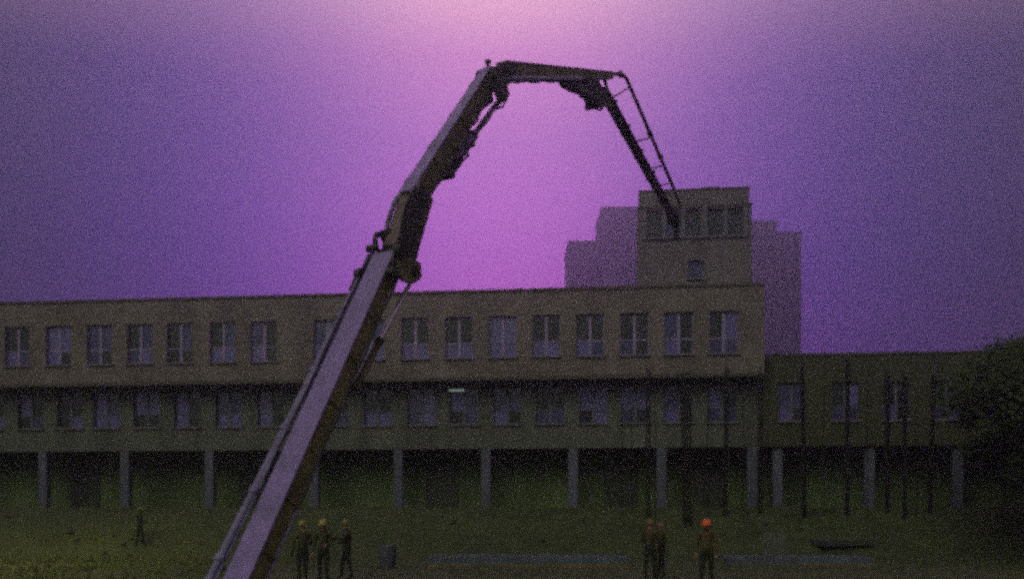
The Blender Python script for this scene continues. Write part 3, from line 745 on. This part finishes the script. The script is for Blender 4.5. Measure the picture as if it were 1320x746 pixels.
# ------------------------------------------------------------------ workers
M_SKIN = mat('skin', (0.26, 0.16, 0.11), .6, .15, 8)
M_BOOT = mat('boots', (0.02, 0.02, 0.015), .7, .3, 8)
def worker(px, py, d, label, helmet_c, jacket_c, facing, seed, pose):
    """helmet top at photo pixel (px, py) at depth d; d is slid until the ground there carries a figure of normal height"""
    rr = random.Random(seed)
    x = (px-CX)/F*d; g = gz(x, d); top = EYE + (HY-py)/F*d
    H = max(1.62, min(1.90, top - g)); k = H/1.84
    e = empty('worker', (x, d, g), facing); tag(e, label, 'person', 'workers in hard hats')
    vs, es, rad, part = [], [], [], []
    def vtx(p, r_, tag_, prev=None):
        vs.append(Vector(p)*k); rad.append(r_*k); part.append(tag_)
        if prev is not None: es.append((prev, len(vs)-1))
        return len(vs)-1
    pel = vtx((0, 0, .98), .155, 'leg')
    wst = vtx((0, .01, 1.10), .145, 'top', pel); ch = vtx((0, -.01, 1.30), .165, 'top', wst); ub_ = vtx((0, 0, 1.45), .12, 'top', ch)
    nk = vtx((0, .015, 1.53), .062, 'skin', ub_); hd = vtx((0, .03, 1.62), .088, 'skin', nk); ht = vtx((0, .03, 1.72), .09, 'skin', hd)
    chin = vtx((0, .095, 1.58), .035, 'skin', hd); nose = vtx((0, .135, 1.645), .014, 'skin', hd)
    for ear in (-1, 1): vtx((ear*.095, .02, 1.64), .018, 'skin', hd)
    for s_ in (-1, 1):
        st = pose.get('stride', .08) * s_
        hip = vtx((s_*.10, 0, .90), .105, 'leg', pel); kn = vtx((s_*.12, st*.6+.03, .50), .072, 'leg', hip)
        an = vtx((s_*.13, st, .10), .052, 'boot', kn); vtx((s_*.14, st+.16, .045), .042, 'boot', an)
        sh = vtx((s_*.20, 0, 1.42), .072, 'top', ub_)
        el, wr_ = pose['arm'][0 if s_ < 0 else 1]
        elv = vtx((s_*el[0], el[1], el[2]), .055, 'top', sh); wrv = vtx((s_*wr_[0], wr_[1], wr_[2]), .036, 'top', elv)
        dv = (Vector(wr_) - Vector(el)).normalized(); pm = Vector(wr_) + dv*.07
        pmv = vtx((s_*pm.x, pm.y, pm.z), .036, 'skin', wrv)
        side = Vector((1, 0, 0)) if abs(dv.x) < .7 else Vector((0, 1, 0))
        for f_, (off, ln) in enumerate(((-.03, .075), (-.01, .085), (.01, .08), (.03, .06))):
            q = pm + dv*.03 + side*off; q2 = q + dv*ln*.55 + Vector((0, .012, -.012)); 
            a_ = vtx((s_*q.x, q.y, q.z), .011, 'skin', pmv); vtx((s_*q2.x, q2.y, q2.z-.004), .009, 'skin', a_)
        q = pm - dv*.03 + Vector((-.045, .015, 0)); q2 = q + dv*.045
        a_ = vtx((s_*q.x, q.y, q.z), .012, 'skin', pmv); vtx((s_*q2.x, q2.y, q2.z), .010, 'skin', a_)
    me_ = bpy.data.meshes.new('tmp'); me_.from_pydata(vs, es, [])
    ob = bpy.data.objects.new('tmp', me_); COL.objects.link(ob)
    sk = ob.modifiers.new('skin', 'SKIN'); sk.use_smooth_shade = True
    for i, sv in enumerate(me_.skin_vertices[0].data):
        sv.radius = (rad[i], rad[i]); sv.use_root = (i == 0)
    ss = ob.modifiers.new('sub', 'SUBSURF'); ss.levels = ss.render_levels = 1
    dg = bpy.context.evaluated_depsgraph_get()
    bm_ = bpy.data.meshes.new_from_object(ob.evaluated_get(dg)); bpy.data.objects.remove(ob)
    jm = mat('jacket_%d' % seed, jacket_c, .8, .3, 6); tm = mat('work_trousers', (0.022, 0.032, 0.018), .9, .4, 5)
    idx = {'leg': 0, 'top': 1, 'skin': 2, 'boot': 3}
    bm_.materials.clear()
    for m in (tm, jm, M_SKIN, M_BOOT): bm_.materials.append(m)
    for p in bm_.polygons:
        j = min(range(len(vs)), key=lambda q: (vs[q] - p.center).length - rad[q]); p.material_index = idx[part[j]]
    bm_.name = 'body'
    bo_ = bpy.data.objects.new('body', bm_); COL.objects.link(bo_); bo_.parent = e
    hm = mat('helmet_%d' % seed, helmet_c, .35, .1, 5)
    c = Vector((0, .03, 1.69))*k
    prof = [(.150, 0), (.152, .012), (.132, .02), (.130, .06), (.115, .105), (.075, .14), (.02, .152)]
    h = MB().lathe(c, [(r_*k, z*k) for r_, z in prof], 18, sx=.94, sy=1.08).build('helmet', hm, e, smooth=True)
    MB().add([c+Vector((-.09, .13, .012))*k, c+Vector((.09, .13, .012))*k, c+Vector((.06, .215, -.008))*k, c+Vector((-.06, .215, -.008))*k,
              c+Vector((-.09, .13, .0))*k, c+Vector((.09, .13, .0))*k, c+Vector((.06, .215, -.018))*k, c+Vector((-.06, .215, -.018))*k],
             [(0,1,2,3), (7,6,5,4), (0,4,5,1), (1,5,6,2), (2,6,7,3), (3,7,4,0)]).build('visor', hm, h)
    for s_ in (-1, 1):
        MB().lathe(Vector((s_*.035, .118, 1.655))*k, [(.004, -.010), (.012, -.004), (.012, .004), (.004, .010)], 8).build('eye', M_BOOT, e)
    return e
relaxed = ((.27, -.02, 1.16), (.28, .08, .92)); bent = ((.27, .02, 1.16), (.20, .26, 1.12)); reach = ((.28, .16, 1.24), (.22, .40, 1.30))
YEL, YJ = (0.20, 0.21, 0.05), (0.04, 0.05, 0.016)
worker(390, 670, 29.6, 'worker in yellow hard hat nearest the boom, leftmost of three', YEL, (0.055, 0.06, 0.018), R(30), 21, {'arm': (relaxed, bent), 'stride': .10})
worker(417, 667, 29.0, 'worker in bright yellow hard hat, middle of three beside the boom', (0.30, 0.30, 0.07), YJ, R(170), 22, {'arm': (bent, relaxed), 'stride': -.06})
worker(447, 669, 30.2, 'worker in dull yellow hard hat, right of the three beside the boom', (0.15, 0.16, 0.05), (0.035, 0.045, 0.016), R(110), 23, {'arm': (reach, bent), 'stride': .14})
worker(838, 669, 30.0, 'worker in brownish orange hard hat, left of the pair under the columns', (0.17, 0.10, 0.03), (0.07, 0.05, 0.014), R(-20), 24, {'arm': (bent, bent), 'stride': .05})
worker(853, 673, 31.0, 'worker in dull orange jacket, right of the pair under the columns', (0.14, 0.09, 0.035), (0.05, 0.04, 0.016), R(70), 25, {'arm': (relaxed, reach), 'stride': .12})
worker(911, 665, 28.0, 'worker in bright red-orange hard hat and ochre jacket', (0.95, 0.16, 0.05), (0.10, 0.065, 0.015), R(160), 26, {'arm': (relaxed, relaxed), 'stride': .08})
worker(180, 653, 44.6, 'lone worker in yellow hard hat far left by the columns', (0.16, 0.18, 0.04), (0.03, 0.045, 0.014), R(-60), 27, {'arm': (relaxed, bent), 'stride': .16})

# ------------------------------------------------------------------ lit strip lamp under the overhang
lc = Vector((fu(590, V2), V2-.30, 8.50))
lamp = empty('strip_lamp', BO + U*lc.x + V*lc.y + Vector((0, 0, lc.z)), YAW); tag(lamp, 'small lit strip lamp fixed under the overhang', 'lamp')
lm = bpy.data.materials.new('lamp_glow'); lm.use_nodes = True
lb = lm.node_tree.nodes['Principled BSDF']; lb.inputs['Emission Color'].default_value = (.7, 1, .75, 1); lb.inputs['Emission Strength'].default_value = .16; lb.inputs['Base Color'].default_value = (.6, .6, .6, 1)
MB().box((-.40, -.06, -.05), (.40, .06, .05)).build('tube', lm, lamp)
MB().box((-.44, -.08, .052), (.44, .08, .11)).build('housing', M_FRAME, lamp)
MB().box((-.05, -.03, .112), (.05, .03, OVER-.004-lc.z)).build('bracket', M_DARK, lamp)

# ------------------------------------------------------------------ tree at the right edge
def tree(px, d, label, h_, rx, rz, cz, seed):
    rr = random.Random(seed); g = at_ground(px, d)
    e = empty('leafy_tree', g); tag(e, label, 'tree')
    mb = MB(); mb.tube([(0,0,-.3), (.05,.02,1.2), (.0,.1,2.6), (.12,.0,4.2), (.1,.1,h_*.75)], .24, 9, r1=.06)
    for i in range(11):
        z = 2.0 + i*.45; a = i*2.4; l = rx*rr.uniform(.55, .85)
        mb.tube([(.05,.05,z), (math.cos(a)*l*.5, math.sin(a)*l*.5, z+.6), (math.cos(a)*l, math.sin(a)*l, z+1.3)], .08, 6, r1=.02)
    mb.build('trunk', M_BARK, e, smooth=True)
    lv_ = MB(); cl = []
    for i in range(520):
        th, ph = rr.uniform(0, 6.28), math.acos(rr.uniform(-1, 1)); q = rr.uniform(.45, 1.0)
        cl.append((Vector((math.cos(th)*math.sin(ph)*rx*q, math.sin(th)*math.sin(ph)*rx*q, cz + math.cos(ph)*rz*q)), rr.uniform(.35, .75)))
    for i in range(260):
        th, ph = rr.uniform(0, 6.28), math.acos(rr.uniform(.15, 1)); q = rr.uniform(.84, .97)
        cl.append((Vector((math.cos(th)*math.sin(ph)*rx*q, math.sin(th)*math.sin(ph)*rx*q, cz + math.cos(ph)*rz*q)), rr.uniform(.5, .8)))
    for c, s_ in cl:
        for i in range(110):
            o_ = Vector((rr.gauss(0, 1), rr.gauss(0, 1), rr.gauss(0, .8)))*s_*.55; p = c + o_
            a = Vector((rr.uniform(-1,1), rr.uniform(-1,1), rr.uniform(-.6,.6))).normalized(); b_ = a.orthogonal().normalized()
            l, w_ = rr.uniform(.09, .17), rr.uniform(.04, .07)
            lv_.add([p-a*l, p+b_*w_, p+a*l, p-b_*w_], [(0,1,2,3)])
    lv_.build('crown', mat('dark_leaves', (0.045, 0.072, 0.020), .95, .45, .8, spec=0.1), e)
tree(1462, 40.0, 'dark leafy tree at the right edge in front of the low wing', 9.4, 7.5, 3.7, 6.0, 5)

# ------------------------------------------------------------------ haze
hz = MB().box((-640, -640, -2.0), (640, 640, 112.0)).build('haze', None or mat('haze_tmp', (1, 1, 1)))
hz.data.materials.clear()
hm = bpy.data.materials.new('haze'); hm.use_nodes = True
ht = hm.node_tree; ht.nodes.clear()
pv = ht.nodes.new('ShaderNodeVolumePrincipled'); pv.inputs['Color'].default_value = (0.80, 0.83, 0.99, 1); pv.inputs['Density'].default_value = 0.0036; pv.inputs['Anisotropy'].default_value = 0.78
ho = ht.nodes.new('ShaderNodeOutputMaterial'); ht.links.new(pv.outputs[0], ho.inputs['Volume'])
hz.data.materials.append(hm)
tag(hz, 'thin even evening mist over the whole site', 'haze', kind='stuff')
